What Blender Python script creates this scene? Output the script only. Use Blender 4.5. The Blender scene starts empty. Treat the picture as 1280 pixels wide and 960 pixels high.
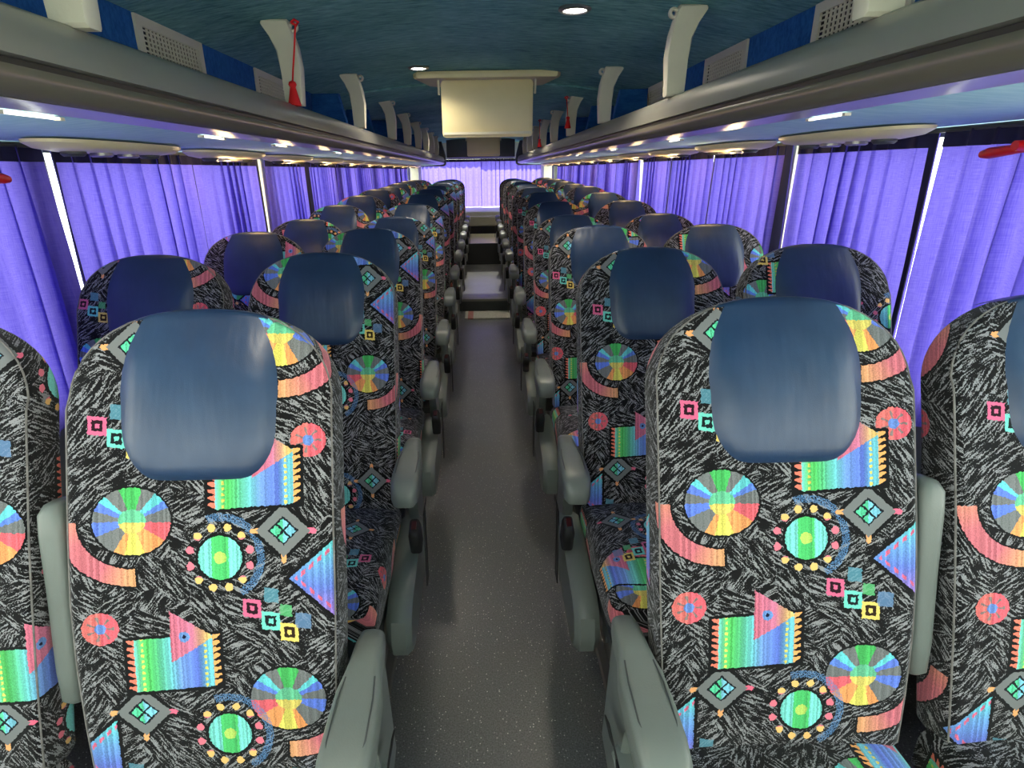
import bpy, math, random
from mathutils import Matrix, Vector
random.seed(7)
S = bpy.context.scene
COL = S.collection
PI = math.pi
# ------------------------------------------------------------------ camera
H = 1.325
cam = bpy.data.cameras.new('camera'); cam.sensor_width = 36.0; cam.lens = 36.0 * 720 / 1280
cam.clip_start = 0.02; cam.shift_x = 0.0227
co = bpy.data.objects.new('camera', cam); COL.objects.link(co)
PITCH, YAW, ROLL = math.radians(20.35), math.radians(0.4), math.radians(-0.9)
co.matrix_world = Matrix.Translation((0, 0, H)) @ Matrix.Rotation(-YAW, 4, 'Z') @ Matrix.Rotation(PI/2 - PITCH, 4, 'X') @ Matrix.Rotation(ROLL, 4, 'Z')
S.camera = co
# ------------------------------------------------------------------ world, sun, exposure
w = bpy.data.worlds.new('sky'); S.world = w; w.use_nodes = True
w.node_tree.nodes['Background'].inputs[0].default_value = (1.0, 0.97, 0.90, 1)
w.node_tree.nodes['Background'].inputs[1].default_value = 5.0
sun = bpy.data.lights.new('sun', 'SUN'); sun.energy = 42.0; sun.angle = math.radians(1.0); sun.color = (1, .93, .8)
so = bpy.data.objects.new('sun', sun); COL.objects.link(so)
so.rotation_euler = Vector((-0.04, -0.62, -0.78)).to_track_quat('-Z', 'Y').to_euler()
S.view_settings.view_transform = 'Standard'; S.view_settings.look = 'None'
S.view_settings.exposure = 0.55; S.view_settings.gamma = 1.0
S.view_settings.use_curve_mapping = False

# ------------------------------------------------------------------ dimensions (metres; bus runs along +Y, nose behind the camera)
WALL = 1.20
ZC = H + 0.50            # ceiling at the centre
ZLIP = H + 0.21          # top edge of luggage rack
ZFB = H + 0.098          # bottom of the rack rail
ZWT = H + 0.085          # top of windows
ZSILL = 0.70
Y0, Y1 = -1.7, 10.7
RACK = 0.60
STEP1, STEP2 = 5.7, 7.95

# ------------------------------------------------------------------ materials
def mat(name):
    m = bpy.data.materials.new(name); m.use_nodes = True
    nt = m.node_tree
    return m, nt, nt.nodes['Principled BSDF']
class NB:
    def __init__(s, nt): s.nt = nt; s.n = nt.nodes; s.l = nt.links
    def put(s, sock, v):
        if isinstance(v, (int, float)): sock.default_value = v
        elif isinstance(v, (tuple, list)): sock.default_value = v if len(v) == len(sock.default_value) else (*v, 1)
        else: s.l.new(v, sock)
    def m(s, op, a, b=0.0, c=0.0, clamp=False):
        n = s.n.new('ShaderNodeMath'); n.operation = op; n.use_clamp = clamp
        s.put(n.inputs[0], a); s.put(n.inputs[1], b); s.put(n.inputs[2], c)
        return n.outputs[0]
    def add(s, a, b): return s.m('ADD', a, b)
    def sub(s, a, b): return s.m('SUBTRACT', a, b)
    def mul(s, a, b): return s.m('MULTIPLY', a, b)
    def lt(s, a, b): return s.m('LESS_THAN', a, b)
    def gt(s, a, b): return s.m('GREATER_THAN', a, b)
    def mx(s, f, a, b, blend='MIX'):
        n = s.n.new('ShaderNodeMix'); n.data_type = 'RGBA'; n.blend_type = blend
        s.put(n.inputs[0], f); s.put(n.inputs[6], a); s.put(n.inputs[7], b)
        return n.outputs[2]
    def vec(s, x, y, z=0.0):
        n = s.n.new('ShaderNodeCombineXYZ'); s.put(n.inputs[0], x); s.put(n.inputs[1], y); s.put(n.inputs[2], z)
        return n.outputs[0]
    def sep(s, v):
        n = s.n.new('ShaderNodeSeparateXYZ'); s.put(n.inputs[0], v); return n.outputs
    def ramp(s, f, stops, const=False):
        n = s.n.new('ShaderNodeValToRGB'); r = n.color_ramp
        r.interpolation = 'CONSTANT' if const else 'LINEAR'
        while len(r.elements) < len(stops): r.elements.new(0.5)
        for e, (p, c) in zip(r.elements, stops): e.position = p; e.color = (*c, 1) if len(c) == 3 else c
        s.put(n.inputs[0], f); return n.outputs[0]
    def noise(s, v, scale, detail=2.0, rough=0.5, dim='3D'):
        n = s.n.new('ShaderNodeTexNoise'); n.noise_dimensions = dim
        if v is not None: s.put(n.inputs['Vector'], v)
        n.inputs['Scale'].default_value = scale; n.inputs['Detail'].default_value = detail; n.inputs['Roughness'].default_value = rough
        return n.outputs[0]
    def white(s, v, dim='2D'):
        n = s.n.new('ShaderNodeTexWhiteNoise'); n.noise_dimensions = dim
        s.put(n.inputs['W' if dim == '1D' else 'Vector'], v); return n.outputs[0], n.outputs[1]
    def obj(s):
        return s.n.new('ShaderNodeTexCoord').outputs['Object']
    def gen_geo(s):
        return s.n.new('ShaderNodeNewGeometry').outputs['Position']
    def bump(s, h, strength, dist=0.01):
        n = s.n.new('ShaderNodeBump'); n.inputs['Strength'].default_value = strength; n.inputs['Distance'].default_value = dist
        s.put(n.inputs['Height'], h); return n.outputs[0]
def lin(r, g, b):
    f = lambda c: (c/255/12.92) if c/255 <= .04045 else ((c/255+.055)/1.055)**2.4
    return (f(r), f(g), f(b))
def plain(name, col, rough=0.5, metal=0.0, spec=0.5, var=0.0, vscale=8.0, bump=0.0, bscale=400.0):
    m, nt, b = mat(name); nb = NB(nt)
    b.inputs['Roughness'].default_value = rough; b.inputs['Metallic'].default_value = metal
    b.inputs['Specular IOR Level'].default_value = spec
    if var:
        f = nb.noise(nb.obj(), vscale, 4, .6)
        c = nb.ramp(f, [(.25, tuple(x*(1-var) for x in col)), (.75, tuple(min(1, x*(1+var)) for x in col))])
        nb.put(b.inputs['Base Color'], c)
    else: b.inputs['Base Color'].default_value = (*col, 1)
    if bump: nb.put(b.inputs['Normal'], nb.bump(nb.noise(nb.obj(), bscale, 2), bump, .002))
    return m
def emit(name, col, strength):
    m, nt, b = mat(name)
    b.inputs['Base Color'].default_value = (*col, 1)
    b.inputs['Emission Color'].default_value = (*col, 1); b.inputs['Emission Strength'].default_value = strength
    return m

def fabric_material():
    m, nt, b = mat('seat_fabric'); nb = NB(nt)
    uvn = nb.n.new('ShaderNodeUVMap'); uvn.uv_map = 'UVMap'
    at = nb.n.new('ShaderNodeAttribute'); at.attribute_type = 'OBJECT'; at.attribute_name = 'pattern_shift'
    va = nb.n.new('ShaderNodeVectorMath'); va.operation = 'ADD'
    nb.l.new(uvn.outputs[0], va.inputs[0]); nb.l.new(at.outputs['Vector'], va.inputs[1])
    # slight wobble so that woven edges look stepped
    wob = nb.n.new('ShaderNodeTexNoise'); nb.l.new(va.outputs[0], wob.inputs['Vector']); wob.inputs['Scale'].default_value = 260; wob.inputs['Detail'].default_value = 0
    ws = nb.n.new('ShaderNodeVectorMath'); ws.operation = 'MULTIPLY_ADD'
    nb.l.new(wob.outputs[1], ws.inputs[0]); ws.inputs[1].default_value = (.0035, .0035, 0); nb.l.new(va.outputs[0], ws.inputs[2])
    P = nb.sep(ws.outputs[0]); u, v = P[0], nb.sub(P[1], .04)
    U, VH = .454, .283
    # ---- ground: short grey strokes in random directions on black
    vor = nb.n.new('ShaderNodeTexVoronoi'); vor.voronoi_dimensions = '2D'; vor.inputs['Scale'].default_value = 19
    nb.l.new(va.outputs[0], vor.inputs['Vector'])
    vc = nb.sep(vor.outputs['Color'])
    ang = nb.add(nb.mul(nb.sub(nb.mul(nb.gt(vc[0], .45), 2.0), 1.0), .68), nb.mul(nb.sub(vc[1], .5), .7))
    ca, sa = nb.m('COSINE', ang), nb.m('SINE', ang)
    x1 = nb.add(nb.mul(u, ca), nb.mul(v, sa)); y1 = nb.sub(nb.mul(v, ca), nb.mul(u, sa))
    st = nb.noise(nb.vec(nb.mul(x1, 34.0), nb.mul(y1, 300.0)), 1.0, 1.0, .6, '2D')
    grain = nb.noise(nb.vec(nb.mul(u, 620.0), nb.mul(v, 520.0)), 1.0, 0, .5, '2D')
    yarn = nb.white(nb.m('FLOOR', nb.mul(u, 330.0)), '1D')[0]
    yarnf = nb.m('MULTIPLY_ADD', grain, .5, nb.m('MULTIPLY_ADD', yarn, .5, .42))
    patch = nb.noise(va.outputs[0], 16.0, 1)
    hf = nb.m('MULTIPLY_ADD', grain, .34, nb.add(st, nb.mul(nb.sub(patch, .5), .12)))
    hf = nb.m('MULTIPLY', nb.sub(hf, .712), 13.0, clamp=True)
    hf = nb.m('MINIMUM', nb.m('MAXIMUM', hf, 0.0), 1.0)
    col = nb.mx(hf, lin(16, 15, 18), lin(146, 145, 150))
    blk = lin(17, 17, 20)
    def wrap(c, s, mirror=False):
        q0 = nb.sub(u, c[0]); q1 = nb.sub(v, c[1])
        row = nb.m('ROUND', nb.mul(q1, 1/VH))
        qv = nb.sub(q1, nb.mul(row, VH)); qu = nb.sub(q0, nb.mul(row, s))
        qu = nb.sub(qu, nb.mul(nb.m('ROUND', nb.mul(qu, 1/U)), U))
        if mirror:
            sg = nb.sub(nb.mul(nb.m('FLOORED_MODULO', row, 2.0), 2.0), 1.0)
            qu = nb.mul(qu, sg)
        return qu, qv
    def polar(a, c):
        r = nb.m('SQRT', nb.add(nb.mul(a, a), nb.mul(c, c)))
        t = nb.m('MULTIPLY_ADD', nb.m('ARCTAN2', c, a), 1/(2*PI), .5)
        return r, t                      # t: 0 = left, .25 = down, .5 = right, .75 = up
    def AND(*a):
        r = a[0]
        for x in a[1:]: r = nb.mul(r, x)
        return r
    def ab(x): return nb.m('ABSOLUTE', x)
    yy = nb.vec(yarnf, yarnf, yarnf)
    def paint(col, mask, c, striped=True):
        if striped: c = nb.mx(1.0, c, yy, 'MULTIPLY')
        return nb.mx(mask, col, c)
    GY = lin(122, 124, 126)
    # ---- wheel and crescent
    a, c = wrap((.125, .103), .227, True); r, t = polar(nb.mul(a, .92), nb.mul(c, 1.05))
    col = nb.mx(nb.lt(r, .057), col, blk)
    sect = nb.ramp(t, [(0, lin(60, 110, 235)), (.07, GY), (.17, lin(255, 150, 40)), (.215, lin(240, 225, 70)), (.30, lin(255, 150, 45)), (.40, lin(245, 60, 85)), (.49, GY), (.56, lin(60, 120, 235)), (.60, lin(80, 215, 225)), (.645, GY), (.705, lin(40, 190, 80)), (.80, GY), (.865, lin(80, 215, 225)), (.90, lin(60, 110, 235)), (.945, GY)], True)
    sect = nb.mx(nb.lt(r, .019), sect, nb.mx(nb.lt(c, -.002), lin(90, 200, 150), lin(235, 210, 80)))
    col = paint(col, nb.lt(r, .054), sect)
    cr = AND(nb.gt(r, .076), nb.lt(r, .104), nb.lt(t, .255))
    wide = AND(nb.gt(r, .073), nb.lt(r, .107), nb.lt(t, .262))
    col = nb.mx(wide, col, blk)
    col = paint(col, cr, nb.ramp(t, [(0, lin(235, 130, 105)), (.07, lin(222, 100, 115)), (.17, lin(214, 92, 112)), (.25, lin(240, 160, 90))]))
    # ---- sun
    a, c = wrap((.03, .045), 0.0); r, t = polar(a, c)
    ring = AND(nb.gt(r, .056), nb.lt(r, .068), nb.gt(t, .33), nb.lt(t, .8))
    col = nb.mx(nb.mul(ring, nb.m('MULTIPLY', nb.gt(grain, .47), .8)), col, lin(70, 130, 190))
    col = nb.mx(nb.lt(r, .038), col, blk)
    ta = nb.sub(nb.m('FRACT', nb.mul(t, 12.0)), .5)
    dx = nb.mul(ta, 2*PI/12*.047); dr = nb.sub(r, .047)
    dd = nb.m('SQRT', nb.add(nb.mul(dx, dx), nb.mul(dr, dr)))
    dcol = nb.mx(nb.gt(ab(c), .030), lin(240, 95, 125), lin(250, 190, 85))
    col = nb.mx(nb.lt(dd, .0060), col, dcol)
    disc = nb.mx(nb.lt(ab(a), .013), lin(110, 225, 215), lin(40, 200, 95))
    disc = nb.mx(nb.lt(r, .0095), disc, lin(190, 225, 80))
    col = paint(col, nb.lt(r, .0335), disc)
    # ---- diamond
    a, c = wrap((-.10, .085), .227); d = nb.add(nb.mul(ab(a), .95), ab(c))
    col = nb.mx(nb.lt(d, .048), col, blk)
    col = nb.mx(AND(nb.lt(d, .050), nb.lt(nb.m('MINIMUM', ab(a), ab(c)), .004), nb.gt(d, .038)), col, nb.mx(nb.gt(a, .02), lin(250, 160, 70), lin(240, 70, 120)))
    col = nb.mx(nb.lt(d, .040), col, GY)
    col = nb.mx(nb.lt(d, .0225), col, lin(20, 25, 35))
    col = paint(col, AND(nb.lt(d, .019), nb.gt(nb.m('ABSOLUTE', nb.sub(ab(a), ab(c))), .0022)), nb.mx(nb.lt(a, 0.0), lin(110, 200, 230), lin(60, 215, 160)))
    # ---- red flower disc
    a, c = wrap((-.155, .222), -.131); r, t = polar(a, nb.mul(c, 1.08))
    pet = nb.lt(nb.m('ABSOLUTE', nb.sub(nb.m('FRACT', nb.mul(t, 7.0)), .5)), .13)
    rc = nb.mx(nb.mul(pet, nb.lt(r, .021)), nb.mx(nb.lt(a, 0.0), lin(240, 55, 85), lin(240, 90, 85)), lin(140, 120, 120))
    rc = nb.mx(nb.lt(r, .0085), rc, lin(80, 130, 220))
    col = paint(col, nb.lt(r, .0275), rc)
    # ---- rug with fringe, and the pink triangle over its corner
    a, c = wrap((-.047, .164), .131); c2 = nb.add(c, nb.mul(a, -.06))
    fr = AND(nb.lt(ab(a), .071), nb.lt(ab(c2), .042), nb.gt(nb.m('FRACT', nb.mul(c2, 95.0)), nb.mul(nb.sub(ab(a), .058), 55.0)))
    col = nb.mx(AND(nb.lt(ab(a), .076), nb.lt(ab(c2), .047)), col, blk)
    col = nb.mx(fr, col, nb.mx(nb.lt(a, 0.0), lin(250, 160, 50), lin(245, 100, 60)))
    rg = nb.ramp(nb.m('MULTIPLY_ADD', a, 8.3, .5), [(0, lin(110, 220, 220)), (.08, lin(90, 215, 120)), (.16, lin(50, 195, 70)), (.28, lin(70, 205, 130)), (.42, lin(100, 215, 215)), (.58, lin(95, 150, 235)), (.8, lin(60, 100, 225)), (.94, lin(95, 200, 220))])
    rg = nb.mx(AND(nb.lt(ab(nb.sub(ab(a), .048)), .0022), nb.gt(nb.m('FRACT', nb.mul(c2, 110.0)), .5)), rg, lin(235, 215, 60))
    col = paint(col, AND(nb.lt(ab(a), .060), nb.lt(ab(c2), .042)), rg)
    ta_, tc_ = nb.sub(a, -.004), nb.sub(c, .042)
    tri = AND(nb.gt(ta_, 0.0), nb.lt(nb.add(nb.mul(ta_, .62), ab(tc_)), .041))
    tcol = nb.ramp(nb.mul(ta_, 15.0), [(0, lin(225, 90, 125)), (.5, lin(220, 105, 150)), (.85, lin(240, 190, 90))])
    td = nb.m('SQRT', nb.add(nb.mul(nb.sub(ta_, .021), nb.sub(ta_, .021)), nb.mul(tc_, tc_)))
    tcol = nb.mx(nb.lt(td, .0085), tcol, lin(85, 140, 220)); tcol = nb.mx(nb.lt(td, .003), tcol, lin(15, 20, 60))
    col = paint(col, tri, tcol)
    # ---- little squares along a falling diagonal
    a, c = wrap((.11, .233), .227)
    for (ox, oy, h_, c1, c2_) in ((-.034, .016, .014, lin(225, 70, 130), lin(40, 10, 25)), (-.006, -.004, .014, lin(95, 215, 200), lin(20, 30, 35)), (.022, -.022, .014, lin(240, 205, 75), lin(50, 30, 10)), (-.004, .036, .011, lin(75, 150, 175), lin(75, 150, 175)), (.018, .012, .009, lin(70, 190, 110), lin(70, 190, 110)), (.044, -.004, .012, lin(85, 130, 180), lin(85, 130, 180))):
        q = nb.m('MAXIMUM', ab(nb.sub(a, ox)), ab(nb.add(nb.sub(c, oy), nb.mul(nb.sub(a, ox), .12))))
        body = nb.mx(AND(nb.lt(q, h_*.60), nb.gt(q, h_*.25)), c1, c2_)
        col = nb.mx(nb.mul(nb.lt(q, h_), 1.0 if h_ > .013 else .75), col, body)
    # ---- blue triangle pointing left
    a, c = wrap((.185, .295), -.104)
    e = nb.sub(nb.mul(nb.add(a, .05), .85), ab(c))
    m_ = AND(nb.gt(e, 0.0), nb.lt(a, .022))
    col = nb.mx(AND(nb.gt(e, -.008), nb.lt(a, .028)), col, blk)
    bt = nb.ramp(nb.m('MULTIPLY_ADD', c, 10.0, .5), [(0, lin(150, 110, 220)), (.35, lin(75, 110, 225)), (.7, lin(85, 160, 235)), (1, lin(80, 210, 220))])
    edge = AND(nb.gt(e, .006), nb.lt(e, .013), nb.gt(nb.m('FRACT', nb.mul(a, 80.0)), .45))
    bt = nb.mx(edge, bt, lin(240, 80, 130))
    col = paint(col, m_, bt)
    hs = nb.n.new('ShaderNodeHueSaturation'); hs.inputs['Saturation'].default_value = .88; hs.inputs['Value'].default_value = .86; nb.put(hs.inputs['Color'], col)
    nb.put(b.inputs['Base Color'], hs.outputs[0])
    b.inputs['Roughness'].default_value = .95; b.inputs['Specular IOR Level'].default_value = .15
    b.inputs['Sheen Weight'].default_value = .12
    return m
def leather_material():
    m, nt, b = mat('blue_leather'); nb = NB(nt); o = nb.obj()
    f = nb.noise(o, 9.0, 4, .6)
    nb.put(b.inputs['Base Color'], nb.ramp(f, [(.3, lin(24, 45, 76)), (.7, lin(33, 57, 90))]))
    r = nb.noise(o, 25.0, 4, .7); nb.put(b.inputs['Roughness'], nb.m('MULTIPLY_ADD', r, .25, .24))
    b.inputs['Specular IOR Level'].default_value = .55
    at = nb.n.new('ShaderNodeAttribute'); at.attribute_type = 'OBJECT'; at.attribute_name = 'pattern_shift'
    sv = nb.n.new('ShaderNodeVectorMath'); sv.operation = 'MULTIPLY_ADD'
    nb.l.new(at.outputs['Vector'], sv.inputs[0]); sv.inputs[1].default_value = (30, 30, 30); nb.l.new(o, sv.inputs[2])
    mp = nb.n.new('ShaderNodeMapping'); mp.inputs['Scale'].default_value = (30, 30, 7); nb.l.new(sv.outputs[0], mp.inputs[0])
    wr = nb.noise(mp.outputs[0], 1.0, 2, .5); gr = nb.noise(o, 700, 1)
    nb.put(b.inputs['Normal'], nb.bump(nb.m('MULTIPLY_ADD', gr, .06, wr), .25, .008))
    return m
def curtain_material(name, c1, c2, trans):
    m, nt, b = mat(name); nb = NB(nt); n = nb.n; o = nb.obj()
    mp = n.new('ShaderNodeMapping'); mp.inputs['Scale'].default_value = (0, 900, 25); nb.l.new(o, mp.inputs[0])
    mp2 = n.new('ShaderNodeMapping'); mp2.inputs['Scale'].default_value = (0, 40, 700); nb.l.new(o, mp2.inputs[0])
    f = nb.m('MULTIPLY', nb.add(nb.noise(mp.outputs[0], 1.0, 2), nb.noise(mp2.outputs[0], 1.0, 2)), .5)
    c = nb.ramp(f, [(.25, c1), (.75, c2)])
    d = n.new('ShaderNodeBsdfDiffuse'); t = n.new('ShaderNodeBsdfTranslucent'); mi = n.new('ShaderNodeMixShader')
    nb.put(d.inputs[0], c); nb.put(t.inputs[0], c); mi.inputs[0].default_value = trans
    nb.l.new(d.outputs[0], mi.inputs[1]); nb.l.new(t.outputs[0], mi.inputs[2])
    nb.l.new(mi.outputs[0], n['Material Output'].inputs[0]); n.remove(b)
    return m
def streak_fabric(name, c1, c2, rough=.95):
    m, nt, b = mat(name); nb = NB(nt); o = nb.obj()
    mp = nb.n.new('ShaderNodeMapping'); mp.inputs['Scale'].default_value = (14, 70, 40); nb.l.new(o, mp.inputs[0])
    f = nb.noise(mp.outputs[0], 1.0, 5, .7); f2 = nb.noise(o, 2.5, 3)
    f = nb.m('MULTIPLY_ADD', f2, .35, nb.mul(f, .8))
    nb.put(b.inputs['Base Color'], nb.ramp(f, [(.35, c1), (.75, c2)]))
    b.inputs['Roughness'].default_value = rough; b.inputs['Specular IOR Level'].default_value = .2
    nb.put(b.inputs['Normal'], nb.bump(f, .25, .002))
    return m
def vinyl_floor():
    m, nt, b = mat('speckled_vinyl'); nb = NB(nt); o = nb.obj()
    mp = nb.n.new('ShaderNodeMapping'); mp.inputs['Scale'].default_value = (1, 1, .2); nb.l.new(o, mp.inputs[0])
    vo = nb.n.new('ShaderNodeTexVoronoi'); vo.inputs['Scale'].default_value = 120; nb.l.new(mp.outputs[0], vo.inputs['Vector'])
    wn = nb.sep(vo.outputs['Color'])
    sp = nb.mul(nb.lt(vo.outputs['Distance'], .20), nb.gt(wn[0], .62))
    g = nb.noise(o, 260, 2); base = nb.ramp(g, [(.35, lin(70, 73, 74)), (.7, lin(112, 114, 115))])
    big = nb.noise(o, 3.0, 4)
    base = nb.mx(nb.m('MULTIPLY_ADD', big, .9, -.28, clamp=True), base, lin(100, 95, 92))
    c = nb.mx(nb.mul(sp, nb.m('MULTIPLY_ADD', wn[1], .7, .25)), base, lin(205, 205, 200))
    nb.put(b.inputs['Base Color'], c)
    nb.put(b.inputs['Roughness'], nb.m('MULTIPLY_ADD', big, .2, .28)); b.inputs['Specular IOR Level'].default_value = .5
    nb.put(b.inputs['Normal'], nb.bump(g, .12, .002))
    return m
def glass(name='window_glass', tint=(.86, .9, .88, 1)):
    m, nt, b = mat(name); nb = NB(nt); n = nb.n
    t = n.new('ShaderNodeBsdfTransparent'); t.inputs[0].default_value = tint
    g = n.new('ShaderNodeBsdfGlossy'); g.inputs['Roughness'].default_value = .02
    mi = n.new('ShaderNodeMixShader'); mi.inputs[0].default_value = .06
    nb.l.new(t.outputs[0], mi.inputs[1]); nb.l.new(g.outputs[0], mi.inputs[2]); nb.l.new(mi.outputs[0], n['Material Output'].inputs[0]); n.remove(b)
    return m
def mat_stripes():
    m, nt, b = mat('striped_mat'); nb = NB(nt); P = nb.sep(nb.obj())
    f = nb.m('FRACT', nb.mul(P[0], 9.0)); red = nb.mul(nb.lt(P[0], -.12), nb.gt(f, .45))
    c = nb.mx(red, lin(205, 205, 190), lin(190, 50, 60)); nb.put(b.inputs['Base Color'], nb.mx(nb.noise(nb.obj(), 60, 3), c, lin(150, 150, 135)))
    b.inputs['Roughness'].default_value = .9
    return m
M = dict(
    fabric=fabric_material(), leather=leather_material(),
    grey=plain('grey_plastic', lin(104, 110, 106), .42, var=.05, bump=.15),
    grey_dark=plain('dark_grey_plastic', lin(60, 63, 64), .5, var=.06),
    black=plain('black_webbing', lin(18, 18, 20), .7, bump=.2),
    red_button=plain('dark_button', lin(60, 18, 20), .4),
    piping=plain('grey_piping', lin(112, 108, 106), .8, var=.5, vscale=45),
    steel=plain('steel', lin(170, 170, 168), .35, 1.0),
    cream=plain('cream_plastic', lin(222, 208, 160), .45, var=.04),
    bone=plain('bone_plastic', lin(206, 200, 178), .5, var=.06, bump=.25, bscale=120),
    rail=plain('satin_rail', lin(150, 148, 138), .34, .35, var=.04),
    rail_shaded=plain('satin_rail_shaded', lin(118, 112, 98), .34, .35, var=.04),  # shade of the downward-facing lower rail put into its colour
    rail_dark=plain('satin_rail_groove', lin(60, 58, 52), .45, .3),
    trimgloss=plain('gloss_trim', lin(150, 148, 150), .30, .3),
    blue=streak_fabric('blue_fabric', lin(18, 62, 120), lin(44, 104, 168)),
    under=streak_fabric('underside_fabric', lin(150, 204, 222), lin(200, 234, 243)),
    teal=streak_fabric('teal_ceiling_fabric', lin(48, 108, 112), lin(150, 205, 200)),
    curtain=curtain_material('purple_curtain', lin(84, 70, 184), lin(128, 115, 208), .40),
    navy=plain('navy_hem', lin(24, 20, 56), .9, var=.2),
    vinyl=vinyl_floor(), wallgrey=plain('wall_grey', lin(120, 122, 124), .7, var=.05),
    pillar=plain('cream_pillar', lin(226, 222, 200), .55, var=.03),
    glass=glass(), strip=plain('aluminium_strip', lin(120, 118, 112), .4, .6, var=.1),
    tint=glass('added_hatch_tinted_glass', (.20, .205, .205, 1)), dark=plain('dark_recess', lin(14, 15, 18), .8), red=plain('red_plastic', lin(205, 22, 24), .4),
    redcord=plain('red_cord', lin(215, 24, 26), .8), yellow=plain('yellow_plastic', lin(240, 190, 30), .5),
    lamp=emit('lamp_lens', (1, .97, .88), 14.0), warm=emit('reading_lens', (1, .78, .38), 12.0), strip_led=emit('light_strip_lens', (1, .93, .75), 1.6),
    mat=mat_stripes(), headerdark=plain('rear_header', lin(70, 72, 78), .6, var=.05), riser=plain('black_riser', lin(16, 16, 18), .6),
    screen=plain('screen_black', lin(10, 10, 12), .1),
)

# ------------------------------------------------------------------ mesh helpers
class MB:
    def __init__(s): s.v = []; s.f = []; s.uv = []; s.hasuv = False
    def quadstrip(s, rings, closed=True, uvs=None, caps=(False, False)):
        b0 = len(s.v); n = len(rings[0])
        for r in rings: s.v += [tuple(p) for p in r]
        for i in range(len(rings)-1):
            for j in range(n if closed else n-1):
                k = (j+1) % n
                s.f.append((b0+i*n+j, b0+i*n+k, b0+(i+1)*n+k, b0+(i+1)*n+j))
                if uvs:
                    s.hasuv = True
                    jj = j+1
                    s.uv.append((uvs[i][j], uvs[i][jj], uvs[i+1][jj], uvs[i+1][j]))
                else: s.uv.append(None)
        for w_, i in ((0, 0), (1, len(rings)-1)):
            if caps[w_]:
                idx = [b0+i*n+j for j in range(n)]
                s.f.append(tuple(reversed(idx)) if w_ == 0 else tuple(idx))
                s.uv.append([uvs[i][j] for j in (reversed(range(n)) if w_ == 0 else range(n))] if uvs else None)
    def box(s, x0, x1, y0, y1, z0, z1):
        b = len(s.v)
        s.v += [(x0,y0,z0),(x1,y0,z0),(x1,y1,z0),(x0,y1,z0),(x0,y0,z1),(x1,y0,z1),(x1,y1,z1),(x0,y1,z1)]
        for f in ((3,2,1,0),(4,5,6,7),(0,1,5,4),(1,2,6,5),(2,3,7,6),(3,0,4,7)): s.f.append(tuple(b+i for i in f)); s.uv.append(None)
        return s
    def tube(s, pts, r, n=8, caps=True):
        rings = []
        for i, p in enumerate(pts):
            p = Vector(p); a = Vector(pts[max(0, i-1)]); c = Vector(pts[min(len(pts)-1, i+1)])
            d = (c-a).normalized(); up = Vector((0,0,1)) if abs(d.z) < .9 else Vector((1,0,0))
            e1 = d.cross(up).normalized(); e2 = d.cross(e1)
            rr = r[i] if isinstance(r, (list, tuple)) else r
            rings.append([p + (e1*math.cos(t*2*PI/n) + e2*math.sin(t*2*PI/n))*rr for t in range(n)])
        s.quadstrip(rings, True, None, (caps, caps)); return s
    def lathe(s, prof, c=(0,0,0), n=20, axis='Z'):
        rings = []
        for r, h in prof:
            ring = []
            for t in range(n):
                a = 2*PI*t/n; x, y = r*math.cos(a), r*math.sin(a)
                p = (x, y, h) if axis == 'Z' else ((h, x, y) if axis == 'X' else (x, h, y))
                ring.append((p[0]+c[0], p[1]+c[1], p[2]+c[2]))
            rings.append(ring)
        s.quadstrip(rings, True, None, (prof[0][0] > 1e-6, prof[-1][0] > 1e-6)); return s
    def prism(s, poly, a0, a1, axis='X', cham=0.0):
        """poly in the plane across axis; X: (y,z)  Y: (x,z)  Z: (x,y); edges chamfered by insetting the end caps"""
        cx = sum(p[0] for p in poly)/len(poly); cy = sum(p[1] for p in poly)/len(poly)
        def ring(a, ins):
            out = []
            n = len(poly)
            for i in range(n):
                p = Vector(poly[i]).to_2d() if len(poly[i]) == 2 else Vector(poly[i][:2])
                d = Vector((cx, cy)) - p
                if d.length > 1e-6: p = p + d.normalized()*ins
                out.append({'X': (a, p.x, p.y), 'Y': (p.x, a, p.y), 'Z': (p.x, p.y, a)}[axis])
            return out
        sg = 1 if a1 > a0 else -1
        if cham: rs = [ring(a0, cham), ring(a0+sg*cham, 0), ring(a1-sg*cham, 0), ring(a1, cham)]
        else: rs = [ring(a0, 0), ring(a1, 0)]
        s.quadstrip(rs, True, None, (True, True)); return s
    def mesh(s, name, m, smooth=None):
        me = bpy.data.meshes.new(name); me.from_pydata(s.v, [], s.f)
        if s.hasuv:
            l = me.uv_layers.new(name='UVMap')
            for p, uv in zip(me.polygons, s.uv):
                if uv:
                    for li, c in zip(p.loop_indices, uv): l.data[li].uv = c
        me.materials.append(m)
        import bmesh
        bm = bmesh.new(); bm.from_mesh(me); bmesh.ops.recalc_face_normals(bm, faces=bm.faces); bm.to_mesh(me); bm.free()
        if smooth is not None:
            me.polygons.foreach_set('use_smooth', [True]*len(me.polygons))
            me.set_sharp_from_angle(angle=math.radians(smooth))
        return me
    def build(s, name, m, parent=None, smooth=None, loc=(0,0,0)):
        return link(name, s.mesh(name, m, smooth), parent, loc)
def link(name, me, parent=None, loc=(0,0,0), rot=(0,0,0)):
    o = bpy.data.objects.new(name, me); COL.objects.link(o); o.location = loc; o.rotation_euler = rot
    if parent: o.parent = parent
    return o
def empty(name, loc=(0,0,0)):
    o = link(name, None, None, loc); o.empty_display_size = .05; return o
def tag(o, label, cat, group=None):
    o['label'] = label; o['category'] = cat
    if group: o['group'] = group
    return o
def struct(o, label=None):
    o['kind'] = 'structure'
    if label: o['label'] = label
    return o
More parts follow.
